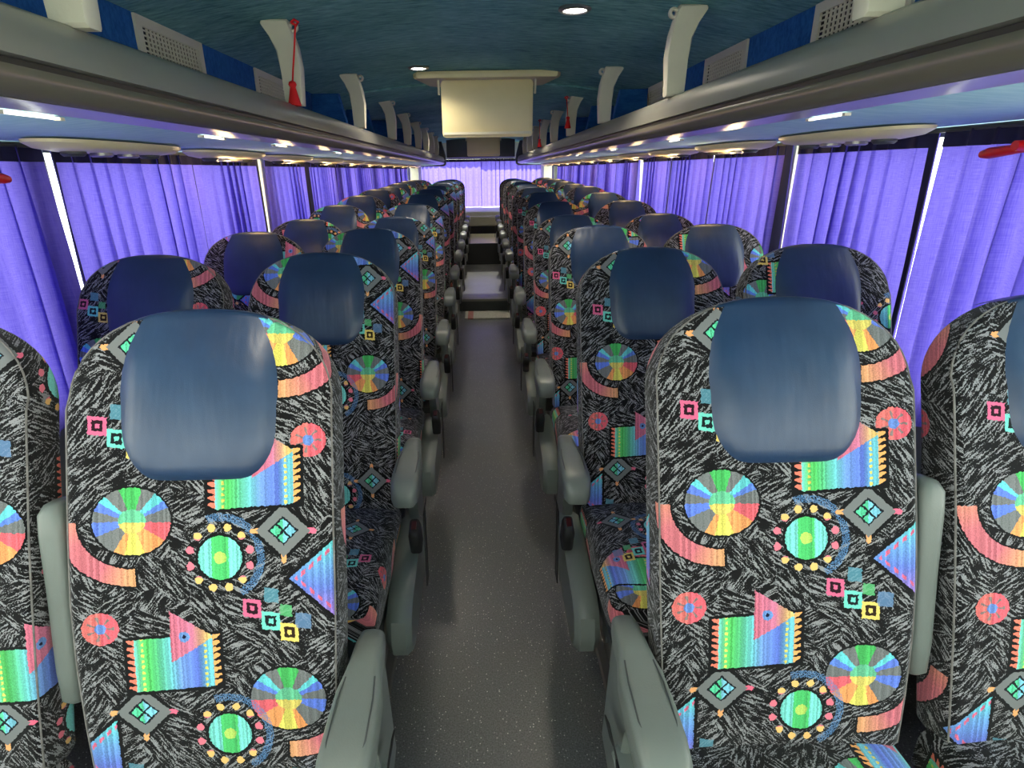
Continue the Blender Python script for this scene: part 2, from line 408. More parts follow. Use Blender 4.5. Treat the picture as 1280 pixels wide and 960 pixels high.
def rrect(hw, hh, r, nf=5, nc=4):
    """rounded rectangle ring, starts at bottom centre, anticlockwise; list of (x, y)"""
    r = min(r, hw*.98, hh*.98); pts = []
    def seg(p, q, n):
        for i in range(n): t = i/n; pts.append((p[0]+(q[0]-p[0])*t, p[1]+(q[1]-p[1])*t))
    def arc(cx, cy, a0):
        for i in range(nc): a = a0 + (PI/2)*i/nc; pts.append((cx+r*math.cos(a), cy+r*math.sin(a)))
    seg((0, -hh), (hw-r, -hh), nf); arc(hw-r, -hh+r, -PI/2); seg((hw, -hh+r), (hw, hh-r), 2); arc(hw-r, hh-r, 0)
    seg((hw-r, hh), (-hw+r, hh), nf*2); arc(-hw+r, hh-r, PI/2); seg((-hw, hh-r), (-hw, -hh+r), 2); arc(-hw+r, -hh+r, PI); seg((-hw+r, -hh), (0, -hh), nf)
    return pts

# ------------------------------------------------------------------ shell
# floor: aisle and seat platforms, two steps up towards the rear
AL, AR = -.27, .31
def floor_mesh():
    mb = MB()
    mb.box(-WALL, WALL, Y0, STEP1, -.06, 0)
    mb.box(-WALL, WALL, STEP1, Y1, -.06, .12)
    return mb
struct(floor_mesh().build('floor', M['vinyl']))
for nm, xs, sg in (('trim_1', AL, -1), ('trim_2', AR, 1)):
    t = empty(nm); struct(t)
    for (ya, yb, z) in ((-.9, STEP1, 0), (STEP1+.01, STEP2, .12)):
        prof = [(xs, z), (xs+sg*.006, z+.004), (xs+sg*.028, z+.005), (xs+sg*.034, z+.035), (xs+sg*.040, z+.045), (xs+sg*.07, z+.045), (xs+sg*.075, z)]
        MB().prism(prof, ya, yb, 'Y').build('edge_profile', M['strip'], t)
    # raised seat platform behind the profile
    for (ya, yb, z) in ((-.9, STEP1, 0), (STEP1+.01, STEP2, .12)):
        xa, xb = sorted((xs+sg*.072, sg*(WALL-.005)))
        MB().box(xa, xb, ya, yb, z+.0005, z+.035).build('seat_platform', M['vinyl'], t)
# step nosing and risers
t = empty('trim_3'); struct(t)
MB().box(AL, AR, STEP1-.012, STEP1, .001, .118).build('riser', M['grey_dark'], t)
MB().prism([(STEP1-.018, .10), (STEP1-.018, .122), (STEP1+.04, .126), (STEP1+.04, .121)], AL, AR, 'X').build('nosing', M['strip'], t)
MB().box(AL-.05, AR+.02, STEP2, STEP2+.02, .121, .40).build('riser', M['riser'], t)
MB().box(-WALL+.01, WALL-.01, STEP2+.02, Y1-.9, .122, .40).build('rear_platform', M['cream'], t)

# rear cabinet at the end of the aisle and the parcel shelf
cab = tag(empty('rear_cabinet', (.02, 9.25, .40)), 'cream rear cabinet with dark recess at the end of the aisle', 'cabinet')
MB().box(-.30, .30, .06, .10, 0, .24).build('body', M['cream'], cab)
MB().box(-.24, .22, 0, .058, .0, .11).build('recess', M['dark'], cab)
MB().prism([(-.22, .12), (.20, .12), (.20, .235), (-.22, .235)], .045, .06, 'Y', .006).build('door', M['bone'], cab)
MB().prism([(.0, .235), (.10, .235), (.10, .26), (.0, .26)], -.30, .30, 'X', .006).build('top', M['pillar'], cab)
sh = tag(MB().prism([(9.45, .66), (9.45, .705), (9.47, .715), (Y1-.08, .715), (Y1-.08, .40), (9.6, .40)], -1.1, 1.1, 'X', .01).build('parcel_shelf', M['pillar']), 'pale parcel shelf below the rear window curtains', 'shelf')

# side walls with window openings
PL = [.05, 1.645, 3.38, 5.05, 6.70, 8.30, 9.68]
PR = [-.15, 2.37, 4.62, 6.35, 7.95, 9.50]
def side_wall(name, sg, pill):
    mb = MB()
    def bx(d0, d1, ya, yb, za, zb):
        a, b_ = sorted((sg*d0, sg*d1)); mb.box(a, b_, ya, yb, za, zb)
    bx(WALL, WALL+.06, Y0, Y1, -.06, ZSILL)
    bx(WALL, WALL+.06, Y0, Y1, ZWT, ZC+.05)
    bx(WALL, WALL+.06, Y0, Y0+.12, ZSILL, ZWT); bx(WALL, WALL+.06, Y1-.62, Y1, ZSILL, ZWT)
    o = struct(mb.build(name, M['wallgrey']))
    for y in pill:
        a, b_ = sorted((sg*(WALL-.015), sg*(WALL+.058)))
        MB().box(a, b_, y-.05, y+.05, ZSILL, ZWT).build('pillar', M['pillar'], o)
    a, b_ = sorted((sg*(WALL-.10), sg*WALL))
    MB().box(a, b_, Y0, Y1, .30, .36).build('heater_rail', M['grey_dark'], o)
    return o
side_wall('wall_left', -1, PL); side_wall('wall_right', 1, PR)
wn = 1
for sg, pill in ((-1, PL), (1, PR)):
    ed = [Y0+.12] + [p for p in pill] + [Y1-.62]
    for a, b_ in zip(ed[:-1], ed[1:]):
        x = sg*(WALL+.035)
        ya, yb = a+(.05 if a in pill else 0), b_-(.05 if b_ in pill else 0)
        if yb-ya < .15: continue
        o = struct(empty('window_%d' % wn, (x, (ya+yb)/2, ZSILL))); wn += 1
        MB().box(-.003, .003, -(yb-ya)/2, (yb-ya)/2, .02, ZWT-ZSILL-.02).build('pane', M['glass'], o)
        f = MB(); hw = (yb-ya)/2
        for (c0, c1, z0_, z1_) in ((-hw, hw, 0, .02), (-hw, hw, ZWT-ZSILL-.02, ZWT-ZSILL), (-hw, -hw+.02, .02, ZWT-ZSILL-.02), (hw-.02, hw, .02, ZWT-ZSILL-.02)):
            f.box(-.012, .012, c0, c1, z0_, z1_)
        f.build('window_frame', M['grey_dark'], o)
# rear wall with wide window
RW = 1.04; RZ0, RZ1 = .74, H+.19
mb = MB()
mb.box(-WALL-.06, WALL+.06, Y1, Y1+.06, -.06, RZ0); mb.box(-WALL-.06, WALL+.06, Y1, Y1+.06, RZ1, ZC+.05)
mb.box(-WALL-.06, -RW, Y1, Y1+.06, RZ0, RZ1); mb.box(RW, WALL+.06, Y1, Y1+.06, RZ0, RZ1)
struct(mb.build('wall_back', M['pillar']))
o = struct(empty('window_%d' % wn, (0, Y1+.03, RZ0))); wn += 1
MB().box(-RW, RW, -.004, .004, 0, RZ1-RZ0).build('pane', M['glass'], o)
# front bulkhead round the windscreen (behind the camera)
mb = MB(); mb.box(-WALL-.06, WALL+.06, Y0-.06, Y0, -.06, .45); mb.box(-WALL-.06, WALL+.06, Y0-.06, Y0, ZC-.02, ZC+.05)
mb.box(-WALL-.06, -1.08, Y0-.06, Y0, .45, ZC-.02); mb.box(1.08, WALL+.06, Y0-.06, Y0, .45, ZC-.02)
struct(mb.build('wall_front', M['wallgrey']))
o = struct(empty('window_%d' % wn, (0, Y0-.03, .45))); wn += 1
MB().box(-1.08, 1.08, -.004, .004, 0, ZC-.02-.45).build('pane', M['glass'], o)
# ceiling: gently crowned, dropped a little past the monitor; added roof hatch near the rear
HY0, HY1, HX = 7.25, 8.75, .33
def ceil_z(x, y):
    a = min(abs(x), 1.0)
    drop = .012 if y > 3.86 else 0
    return ZC - .085*(a/.92)**2.2 - drop
mb = MB()
xs = [-1.2, -1.05, -.92, -.75, -.58, -.45, -HX, -.15, .0, .15, HX, .45, .58, .75, .92, 1.05, 1.2]
ys = [Y0-.06, -.5, .5, 1.5, 2.5, 3.4, 3.85, 3.87, 5, 6, HY0, HY1, 10, Y1+.06]
for i in range(len(ys)-1):
    for j in range(len(xs)-1):
        if ys[i] == HY0 and -HX <= xs[j] < HX: continue
        b = len(mb.v)
        mb.v += [(xs[j], ys[i], ceil_z(xs[j], ys[i])), (xs[j+1], ys[i], ceil_z(xs[j+1], ys[i])), (xs[j+1], ys[i+1], ceil_z(xs[j+1], ys[i+1])), (xs[j], ys[i+1], ceil_z(xs[j], ys[i+1]))]
        mb.f.append((b, b+3, b+2, b+1)); mb.uv.append(None)
cme = mb.mesh('ceiling', M['teal'])
import bmesh
bm = bmesh.new(); bm.from_mesh(cme); bmesh.ops.remove_doubles(bm, verts=bm.verts, dist=.0005); bmesh.ops.recalc_face_normals(bm, faces=bm.faces)
if sum(f.normal.z for f in bm.faces) > 0: bmesh.ops.reverse_faces(bm, faces=bm.faces)
bm.to_mesh(cme); bm.free(); cme.polygons.foreach_set('use_smooth', [True]*len(cme.polygons)); cme.set_sharp_from_angle(angle=.6)
ceiling = link('ceiling', cme)
sol = ceiling.modifiers.new('thick', 'SOLIDIFY'); sol.thickness = .04; sol.offset = -1
struct(ceiling)
pts = [(x/20*.92, 3.855, ceil_z(x/20*.92, 3.8)-.006) for x in range(-20, 21)]
MB().tube(pts, .006, 6).build('seam_strip', M['teal'], ceiling)
ht = empty('added_roof_hatch', (0, (HY0+HY1)/2, ZC-.02)); tag(ht, 'added roof hatch in the rear ceiling, lets sun onto the far aisle', 'hatch')  # invented opening, unseen behind the monitor, lights the far aisle
f = MB(); hl = (HY1-HY0)/2
for q in ((-HX, HX, -hl, -hl+.03), (-HX, HX, hl-.03, hl), (-HX, -HX+.03, -hl+.03, hl-.03), (HX-.03, HX, -hl+.03, hl-.03)): f.box(q[0], q[1], q[2], q[3], -.02, .05)
f.build('added_hatch_frame', M['bone'], ht)
MB().box(-HX+.03, HX-.03, -hl+.03, hl-.03, .03, .04).build('pane', M['tint'], ht)

# ------------------------------------------------------------------ luggage racks
BRK_L = [-.05, 1.02, 2.13, 3.22, 4.35, 5.25, 6.15, 7.0, 7.8, 8.6]
BRK_R = [-.05, 1.02, 2.02, 3.12, 4.25, 5.2, 6.1, 7.0, 7.8, 8.6]
def bracket_mesh(sg):
    # blade in the XZ plane; local origin on the rack lip; +u towards the wall
    poly = [(-.028, 0), (.028, 0), (.032, .10), (.040, .16), (.058, .205), (.080, .238), (.076, .248), (-.005, .248), (-.014, .225), (-.030, .17), (-.036, .11)]
    mb = MB(); mb.prism([(sg*x, z) for x, z in poly], -.020, .020, 'Y', .006)
    return mb.mesh('bracket', M['bone'], 35)
def ring_mesh(sg):
    mb = MB(); R_ = 7; rings = []
    for i in range(14):
        a = 2*PI*i/14; c = Vector((math.cos(a)*.011, 0, math.sin(a)*.011)); rings.append([c + Vector((math.cos(a), 0, math.sin(a)))*.006*math.cos(2*PI*k/R_) + Vector((0, .01*math.sin(2*PI*k/R_), 0)) for k in range(R_)])
    rings.append(rings[0]); mb.quadstrip(rings); return mb.mesh('hook', M['bone'], 60)
def vent_meshes():
    f = MB(); L, h = .20, .06
    f.box(-.008, 0, -L, L, h-.026, h); f.box(-.008, 0, -L, L, -h, -h+.012); f.box(-.008, 0, -L, -L+.03, -h+.012, h-.026); f.box(-.008, 0, L-.03, L, -h+.012, h-.026)
    g = MB()
    for k in range(6): z = -h+.022+k*.0125; g.box(-.006, -.002, -L+.03, L-.03, z, z+.0035)
    for k in range(16): y = -L+.04+k*.020; g.box(-.0065, -.0015, y, y+.0045, -h+.012, h-.026)
    bk = MB().box(-.0012, .0005, -L+.03, L-.03, -h+.012, h-.026)
    return f.mesh('vent', M['bone']), g.mesh('grille', M['bone']), bk.mesh('backing', M['dark'])
VENT = vent_meshes()
def rack(name, sg, brk, vents, label):
    root = tag(empty(name, (sg*RACK, 4.0, ZLIP)), label, 'luggage rack', 'overhead luggage racks')
    ya, yb = -1.2-4.0, 9.9-4.0
    z = lambda d: d - .21
    X = lambda d: sg*(d-RACK)
    def ext(prof, nm, m, smooth=45, closed=True, a=ya, b=yb):
        mb = MB(); pp = [(X(p[0]), z(p[1])) for p in prof]
        mb.prism(pp, a, b, 'Y'); return mb.build(nm, m, root, smooth)
    ext([(.640, .196), (.628, .209), (.612, .212), (.600, .204), (.590, .185), (.584, .165), (.582, .146), (.600, .143), (.64, .143)], 'upper_rail', M['rail'])
    ext([(.590, .1425), (.590, .1345), (.64, .1345), (.64, .1425)], 'groove', M['rail_dark'])
    ext([(.640, .134), (.586, .134), (.582, .128), (.583, .118), (.590, .106), (.604, .098), (.64, .097)], 'lower_rail', M['rail_shaded'])
    ext([(.606, .0965), (.66, .0905), (.675, .094), (.675, .1), (.61, .1)], 'gloss_strip', M['trimgloss'])
    ext([(.642, .100), (.676, .095), (.80, .086), (WALL-.10, .083), (WALL-.002, .087), (WALL-.002, .108), (.642, .120)], 'underside_panel', M['under'])
    ext([(.642, .1215), (WALL-.01, .1095), (WALL-.01, .1225), (.642, .1325)], 'shelf', M['blue'])
    ext([(.93, .124), (1.0, .124), (1.0, .42), (.928, .412)], 'back_panel', M['blue'])
    bm_, hk = bracket_mesh(sg), ring_mesh(sg)
    for y in brk:
        b = link('bracket', bm_, root, (X(.612), y-4.0, .0))
        link('hook', hk, b, (-sg*.020, 0, .228))
    for y in vents:
        v_ = link('vent', VENT[0], root, (X(.9285), y-4.0, .140), (0, 0, 0 if sg > 0 else PI)); link('grille', VENT[1], v_); link('backing', VENT[2], v_)
    for y in (3.45, 4.3, 5.2, 6.2, 7.2, 8.2):
        MB().prism([(X(.70), -.08), (X(.925), -.08), (X(.905), .19), (X(.76), .19)], y-4.0, y-4.0+.05, 'Y', .006).build('divider', M['blue'], root)
    MB().prism([(X(p[0]), z(p[1])) for p in [(.56, .22), (.56, .10), (.60, .07), (1.1, .07), (1.1, .40), (.62, .44)]], yb, yb+.06, 'Y', .01).build('end_cap', M['headerdark'], root)
    return root
rackL = rack('luggage_rack', -1, BRK_L, [-.2, 1.0, 2.0, 2.88, 3.9], 'overhead luggage rack with satin rail above the left-hand windows')
rackR = rack('luggage_rack', 1, BRK_R, [-.2, .95, 1.62, 2.45, 3.3], 'overhead luggage rack with satin rail above the right-hand windows')

# light strips under the racks
for sg, side, ysL in ((-1, 'left', (.98, 1.62, 2.15, 3.0, 4.2)), (1, 'right', (1.25, 2.2, 3.2, 4.4))):
    for k, y in enumerate(ysL):
        o = empty('light_strip', (sg*.69, y, H+.0905)); tag(o, 'slim light strip under the %s rack, %s from the camera' % (side, ('nearest', 'second', 'third', 'fourth', 'fifth')[k]), 'light', 'light strips under the racks')
        MB().box(-.004, .004, -.06, .06, -.003, .001).build('diffuser', M['strip_led'], o)
        for s_ in (-1, 1): MB().box(-.006, .006, s_*.065-.005, s_*.065+.005, -.004, .001).build('end_piece', M['bone'], o)

# ------------------------------------------------------------------ passenger service units over each seat pair
def ellipse_ring(a, b, z, n=28, p=2.6):
    out = []
    for i in range(n):
        t = 2*PI*i/n; c, s_ = math.cos(t), math.sin(t)
        out.append((a*math.copysign(abs(c)**(2/p), c), b*math.copysign(abs(s_)**(2/p), s_), z))
    return out
mb = MB(); mb.quadstrip([ellipse_ring(.085, .30, 0), ellipse_ring(.084, .298, -.007), ellipse_ring(.074, .27, -.018), ellipse_ring(.055, .21, -.024)], caps=(True, True)); PSU_BODY = mb.mesh('panel', M['cream'], 40)
PSU_NOZ = MB().lathe([(.027, .004), (.028, -.006), (.022, -.012), (.019, -.012), (.016, -.006), (.0, -.006)], n=16).mesh('air_nozzle', M['grey_dark'], 40)
PSU_RIM = MB().lathe([(.026, .004), (.027, -.007), (.021, -.010), (.019, -.007)], n=16).mesh('lamp_rim', M['steel'], 40)
PSU_LENS = MB().lathe([(.019, -.0065), (.010, -.009), (0, -.0095)], n=14).mesh('reading_lens', M['warm'], 40)
ROWY = [.91 + .745*k for k in range(12)]
ORD = ['first', 'second', 'third', 'fourth', 'fifth', 'sixth', 'seventh', 'eighth', 'ninth', 'tenth', 'eleventh', 'twelfth']
psu_lamp = bpy.data.lights.new('reading_light', 'POINT'); psu_lamp.energy = 1.1; psu_lamp.color = (1, .68, .30); psu_lamp.shadow_soft_size = .03
for sg, side in ((-1, 'left'), (1, 'right')):
    for k in range(11):
        y = ROWY[k] + .02 + .745
        o = empty('passenger_service_unit', (sg*.98, y, H+.0805)); tag(o, 'cream air and reading-light unit under %s rack, %s from the camera' % (side, ORD[k]), 'light unit', 'passenger service units')
        link('panel', PSU_BODY, o)
        for dy, me in ((-.17, PSU_NOZ), (.17, PSU_NOZ)): link('air_nozzle', me, o, (0, dy, -.0225))
        for dy in (-.06, .06):
            r_ = link('lamp_rim', PSU_RIM, o, (0, dy, -.024)); link('reading_lens', PSU_LENS, r_)
        if k >= 1:
            L = bpy.data.objects.new('reading_light', psu_lamp); COL.objects.link(L); L.parent = o; L.location = (0, 0, -.07)

# ------------------------------------------------------------------ curtains
def curtain(name, origin, length, height, axis, label, group, seed, hem='both', amp=.020):
    rnd = random.Random(seed)
    n = max(30, int(length*170)); nz = 12
    ph = rnd.uniform(0, 6); fr = rnd.uniform(10.5, 12.5)
    ks = [(rnd.uniform(.35, .8), rnd.uniform(0, 6.28), rnd.uniform(.3, .8)) for _ in range(3)]
    lean = rnd.uniform(-.25, .25)
    def off(s, t):                     # s along the rail (m), t 0 top .. 1 bottom
        ss = s + lean*.05*t*math.sin(s*5+ph)
        w = 2*PI*fr*ss + ph + 1.6*math.sin(2*PI*ss*2.1+ph) + .5*t*math.sin(2*PI*ss*1.3)
        k = .65 + .35*(.5+.5*math.sin(2*PI*ss*ks[0][0]*4+ks[0][1]))
        a = amp*(.45 + .55*min(1, t*2.2))*k
        return a*(math.sin(w) + .35*math.sin(2.13*w+1.3)*(1-.5*t))
    def P(s, t, d=0.0):
        o_ = off(s, t)*(1 if origin[0] <= 0 else -1) + d
        ss = s + lean*.05*t*math.sin(s*5+ph)
        wv = 2*PI*fr*ss + ph + 1.6*math.sin(2*PI*ss*2.1+ph) + .5*t*math.sin(2*PI*ss*1.3)
        gat = (.95 + .30*math.sin(2*PI*ss*ks[1][0]*3+ks[1][1]))*(1-.22*t)
        e_ = min(1, s/.05, (length-s)/.05)
        s2 = s + .0165*gat*max(0, e_)*math.cos(wv+.6)
        return (o_, s2-length/2, -height*t) if axis == 'Y' else (s2-length/2, o_, -height*t)
    root = empty(name, origin); tag(root, label, 'curtain', group)
    def sheet(s0, s1, t0, t1, nn, nt_, d, nm, m):
        mb = MB(); rings = [[P(s0+(s1-s0)*i/nn, t0+(t1-t0)*j/nt_, d) for i in range(nn+1)] for j in range(nt_+1)]
        mb.quadstrip(rings, False); return mb.build(nm, m, root, 180)
    hb = .035/height
    sheet(0, length, 0, 1, n, nz, 0, 'cloth', M['curtain'])
    inn = -.003*(1 if origin[0] > 0 else -1) if axis == 'Y' else -.003
    sheet(0, length, -.004, hb, n, 2, inn, 'header_band', M['navy'])
    if hem in ('both', 'near'): sheet(0, .028, hb, 1, 4, nz, inn, 'hem', M['navy'])
    if hem in ('both', 'far'): sheet(length-.028, length, hb, 1, 4, nz, inn, 'hem', M['navy'])
    return root
CL = [(.68, 1.635), (1.68, 2.47), (2.472, 3.20), (3.33, 4.06), (4.10, 4.86), (4.862, 5.63), (5.632, 6.42), (6.47, 7.24), (7.242, 8.04), (8.042, 8.84), (8.842, 9.64)]
CR = [(.70, 1.54), (1.568, 2.24), (2.31, 3.05), (3.052, 3.73), (3.732, 4.40), (4.50, 5.26), (5.262, 6.06), (6.10, 6.89), (6.892, 7.68), (7.682, 8.49), (8.492, 9.30)]
for sg, side, cl in ((-1, 'left', CL), (1, 'right', CR)):
    rl = MB().tube([(sg*(WALL-.045), -.3, ZWT-.008), (sg*(WALL-.045), 9.9, ZWT-.008)], .006, 8).build('curtain_rail', M['grey_dark']); tag(rl, 'thin curtain rail above the %s-hand windows' % side, 'curtain rail', 'curtain rails')
    for k, (a, b_) in enumerate(cl):
        curtain('curtain', (sg*(WALL-.040), (a+b_)/2, ZWT-.012), b_-a, ZWT-ZSILL+.02, 'Y', 'purple pleated curtain on the %s windows, %s from the camera end' % (side, ORD[k]), 'purple side window curtains', 100*(sg+2)+k, ('far', 'near', 'both')[k % 3] if k else 'near')
for s_, side in ((-1, 'left'), (1, 'right')):
    curtain('curtain', (s_*.515, Y1-.045-.05*(s_ > 0), RZ1-.01), 1.04, RZ1-RZ0, 'X', 'pale purple curtain on the %s half of the rear window' % side, 'rear window curtains', 900+s_, 'none', .022)
rl = MB().tube([(-1.05, Y1-.05, RZ1+.002), (1.05, Y1-.05, RZ1+.002)], .008, 8).build('curtain_rail', M['grey_dark']); tag(rl, 'curtain rail across the top of the rear window', 'curtain rail')
hd = MB().prism([(9.98, H+.20), (Y1-.01, H+.20), (Y1-.01, H+.44), (9.98, H+.47)], -.55, .55, 'X', .01).build('rear_header', M['headerdark']); tag(hd, 'dark grey header panel above the rear window', 'panel')
for s_, side in ((-1, 'left'), (1, 'right')):
    p = MB().prism([(s_*1.02, 9.98), (s_*1.15, 9.98), (s_*1.15, 10.06), (s_*1.02, 10.06)], .72, H+.10, 'Z', .008).build('rear_pillar', M['pillar']); tag(p, 'cream rear corner pillar at the %s of the rear window' % side, 'pillar', 'rear corner pillars')

# ------------------------------------------------------------------ monitors
def monitor(y, sc, label):
    o = empty('ceiling_monitor', (.045*0+.04, y, ZC-.012)); tag(o, label, 'monitor', 'fold-down ceiling monitors')
    mb = MB()
    pl = [(-.40, -.16), (-.38, -.19), (-.30, -.20), (.30, -.20), (.38, -.19), (.40, -.16), (.34, .14), (.30, .17), (-.30, .17), (-.34, .14)]
    mb.prism([(x*sc, yy_*sc) for x, yy_ in pl], -.028*sc, .004, 'Z', .008); mb.build('housing', M['cream'], o, 35)
    mb = MB(); ring = rrect(.255*sc, .145*sc, .02, 4, 4)
    rs = []
    for dy, ins in ((-.018, .008), (-.014, 0), (.014, 0), (.018, .006)):
        rs.append([(x*(1-ins/(.255*sc)), dy-.10*sc-zz*.06, zz*(1-ins/(.155*sc))-.03-.145*sc) for x, zz in ring])
    mb.quadstrip(rs, caps=(True, True)); lid = mb.build('lid', M['cream'], o, 35)
    MB().prism([(-.25*sc, -.275*sc-.03), (.25*sc, -.275*sc-.03), (.245*sc, -.262*sc-.03), (-.245*sc, -.262*sc-.03)], -.1*sc-.024+.008, -.1*sc-.01, 'Y').build('lower_lip', M['bone'], lid)
    MB().box(-.22*sc, .22*sc, -.10*sc+.0185, -.10*sc+.022, -.265*sc-.03, -.04*sc-.03).build('screen', M['screen'], lid)
    for s_ in (-1, 1):
        MB().prism([(-.13*sc, -.02), (-.07*sc, -.02), (-.085*sc, -.10*sc), (-.10*sc, -.10*sc)], s_*.268*sc-.006, s_*.268*sc+.006, 'X', .002).build('hinge_arm', M['bone'], o)
    return o
monitor(3.60, .98, 'large cream fold-down monitor seen from behind, under the ceiling')
monitor(9.0, .92, 'distant cream fold-down monitor near the rear window')

# ------------------------------------------------------------------ ceiling downlights
DL = [(-.33, .35), (.315, 2.18), (-.305, 3.27), (.33, 5.6), (-.33, 7.0), (.33, 7.3)]
dl_lamp = bpy.data.lights.new('downlight_bulb', 'SPOT'); dl_lamp.energy = 14; dl_lamp.color = (1, .90, .72); dl_lamp.spot_size = 2.6; dl_lamp.spot_blend = .8; dl_lamp.shadow_soft_size = .04
RIM = MB().lathe([(.052, .004), (.054, -.004), (.046, -.010), (.040, -.009), (.038, -.004)], n=24).mesh('rim', M['steel'], 40)
LENS = MB().lathe([(.0385, -.0045), (.025, -.008), (0, -.010)], n=20).mesh('lens', M['lamp'], 60)
for k, (x, y) in enumerate(DL):
    o = empty('downlight', (x, y, ceil_z(x, y)-.002))
    tag(o, ['round lit downlight overhead on the left, before the near bracket', 'round lit downlight in the ceiling nearest the camera', 'round lit downlight beside the large monitor housing', 'round lit downlight right behind the large monitor', 'round lit downlight far along the left of the ceiling', 'round lit downlight far along the right of the ceiling'][k], 'light', 'ceiling downlights')
    link('rim', RIM, o); link('lens', LENS, o)
    L = bpy.data.objects.new('downlight_bulb', dl_lamp); COL.objects.link(L); L.parent = o; L.location = (0, 0, -.02)

# ------------------------------------------------------------------ seats
L_, DOME, W_ = .745, .15, .203
RC = .014
def bw(t):
    if t <= L_-DOME:
        q = t/(L_-DOME); return W_*(.93+.07*min(1, q*2.2)**.7)
    q = min(1, (t-(L_-DOME))/DOME); return W_*max(0.0, 1-q**2.3)**(1/2.3)
def bT(t):
    base = .038 + .004*math.sin(PI*min(1, t/.5)) - .016*max(0, (t-.60)/.145)**2
    e = max(0, RC-(L_-t)); return base - RC + math.sqrt(max(1e-6, RC*RC-e*e))
def bc(t): return .010*math.sin(PI*t/.55) if t < .55 else -.012*math.sin(PI*(t-.55)/.38)
def front(x, t):
    w_, T = bw(t), bT(t); r = min(RC, w_*.98, T*.98); a = abs(x)
    d = T if a <= w_-r else T - r + math.sqrt(max(0, r*r-(a-(w_-r))**2))
    return d + bc(t) + .006*max(0, (a/W_))**3*(1 if t < .6 else 0)
def back_mesh():
    ts = [0, .006, .02, .05, .1, .16, .22, .28, .34, .4, .46, .52, .57, L_-DOME]
    ts += [L_-DOME + DOME*math.sin(PI/2*k/14) for k in range(1, 14)] + [L_-.0008]
    rings, uvs = [], []
    for i, t in enumerate(ts):
        w_, T = max(bw(t), .012), bT(t)
        if i == 0: w_ -= .02; T -= .02
        elif i == 1: w_ -= .006; T -= .006
        pts = rrect(w_, T, RC, 5, 4)
        ring, uv = [], []; s_ = 0; prev = None
        for (x, d) in pts:
            dd = -d if True else d       # ring starts at the front centre (d = -T means front, towards -y)
            wing = .006*(abs(x)/W_)**3 if (d < 0 and t < .6) else 0
            ring.append((x, d - bc(t) - wing, t))
            if prev: s_ += math.hypot(x-prev[0], d-prev[1])
            prev = (x, d); uv.append(s_)
        tot = s_ + math.hypot(pts[0][0]-prev[0], pts[0][1]-prev[1])
        half = tot/2
        uu = [(s2 if s2 <= half else s2-tot) for s2 in uv]
        rings.append(ring); uvs.append([(a, t) for a in uu] + [(0.0, t)])
    # the seam at the back: duplicate uv jump is out of sight
    mb = MB(); mb.quadstrip(rings, True, uvs, (True, True)); return mb.mesh('backrest', M['fabric'], 50)
def topt(x):
    q = min(.999, abs(x)/W_); return L_-DOME + DOME*(1-q**2.3)**(1/2.3)
def pad_mesh():
    rows, NC = [], 18
    tb = L_-.262
    def pw(s):
        if s < .34: return .119*(.50+.50*math.sqrt(max(0, 1-((.34-s)/.34)**2)))
        if s < .6: return .119+.004*math.sin(PI/2*(s-.34)/.26)
        return .123-.022*((s-.6)/.4)**2
    ss = [0, .012, .03, .06, .1, .16, .23, .3, .4, .5, .6, .7, .78, .85, .9, .94, .97, .99, 1.0]
    for s in ss:
        row = []
        for j in range(NC+1):
            a = -1 + 2*j/NC; a = math.copysign(abs(a)**.8, a)
            x = a*pw(s); t = tb + s*(topt(x)-.001-tb)
            edge = (1-abs(a)**6)*(1-(1-min(1, s/.10))**3)
            off = -.002 + .010*edge*(1-.75*s**3) + .008*edge*math.sin(PI*min(1, s*1.1))
            row.append((x, -(front(x, t)+off), t + max(0, s-.9)*10*.0022))
        rows.append(row)
    for dd in (.012, .03, .05, .066):
        last = rows[len(ss)-1]; f_ = dd/.066
        rows.append([(p[0], -front(p[0], topt(p[0])-.001)+dd*1.0, topt(p[0])+.0022*(1-f_**3) - .003*f_) for p in last])
    mb = MB(); mb.quadstrip(rows, False); return mb.mesh('headrest_pad', M['leather'], 60)
def pipe_mesh():
    pts = []
    ts = [.02, .1, .2, .3, .4, .5, .57, L_-DOME] + [L_-DOME+DOME*math.sin(PI/2*k/12) for k in range(1, 12)]
    def pt(sg, t):
        k = .985 if t > .57 else 1
        r = RC*.13; return (sg*(bw(t)-r), -(front(bw(t)-r, t)) - .001, t)
    pts = [pt(-1, t) for t in ts] + [pt(1, t) for t in reversed(ts)]
    return MB().tube(pts, .0016, 5).mesh('piping', M['piping'], 60)
def cushion_mesh():
    D, hw, hh = .43, .199, .062
    rings, uvs = [], []
    ys = [0, .01, .03, .08, .16, .25, .32, .375, .405, .420, .428, .43]
    for i, y in enumerate(ys):
        e = y/D; k = 1.0
        if y > .36: k = math.sqrt(max(.05, 1-((y-.36)/.075)**2))
        if i < 2: k = .85 + .07*i
        top = .018*math.sin(PI*min(1, e*1.1)) ; h_ = hh*(.35+.65*k)
        pts = rrect(hw*(.97+.03*k), h_, .034, 5, 4)
        zc = .010*e*1.2 - (.02*(1-k))
        ring, uv = [], []; s_ = 0; prev = None
        for (x, z_) in pts:
            up = top*(1-(abs(x)/hw)**3) if z_ > 0 else 0
            ring.append((x, -y, z_+zc+up))
            if prev: s_ += math.hypot(x-prev[0], z_-prev[1])
            prev = (x, z_); uv.append(s_)
        tot = s_ + math.hypot(pts[0][0]-prev[0], pts[0][1]-prev[1]); half = tot/2
        # u measured from the top centre
        rings.append(ring); uvs.append([(a-half, -y-.02-(1-k)*.05) for a in uv] + [(half, -y-.02-(1-k)*.05)])
    mb = MB(); mb.quadstrip(rings, True, uvs, (True, True)); return mb.mesh('cushion', M['fabric'], 50)
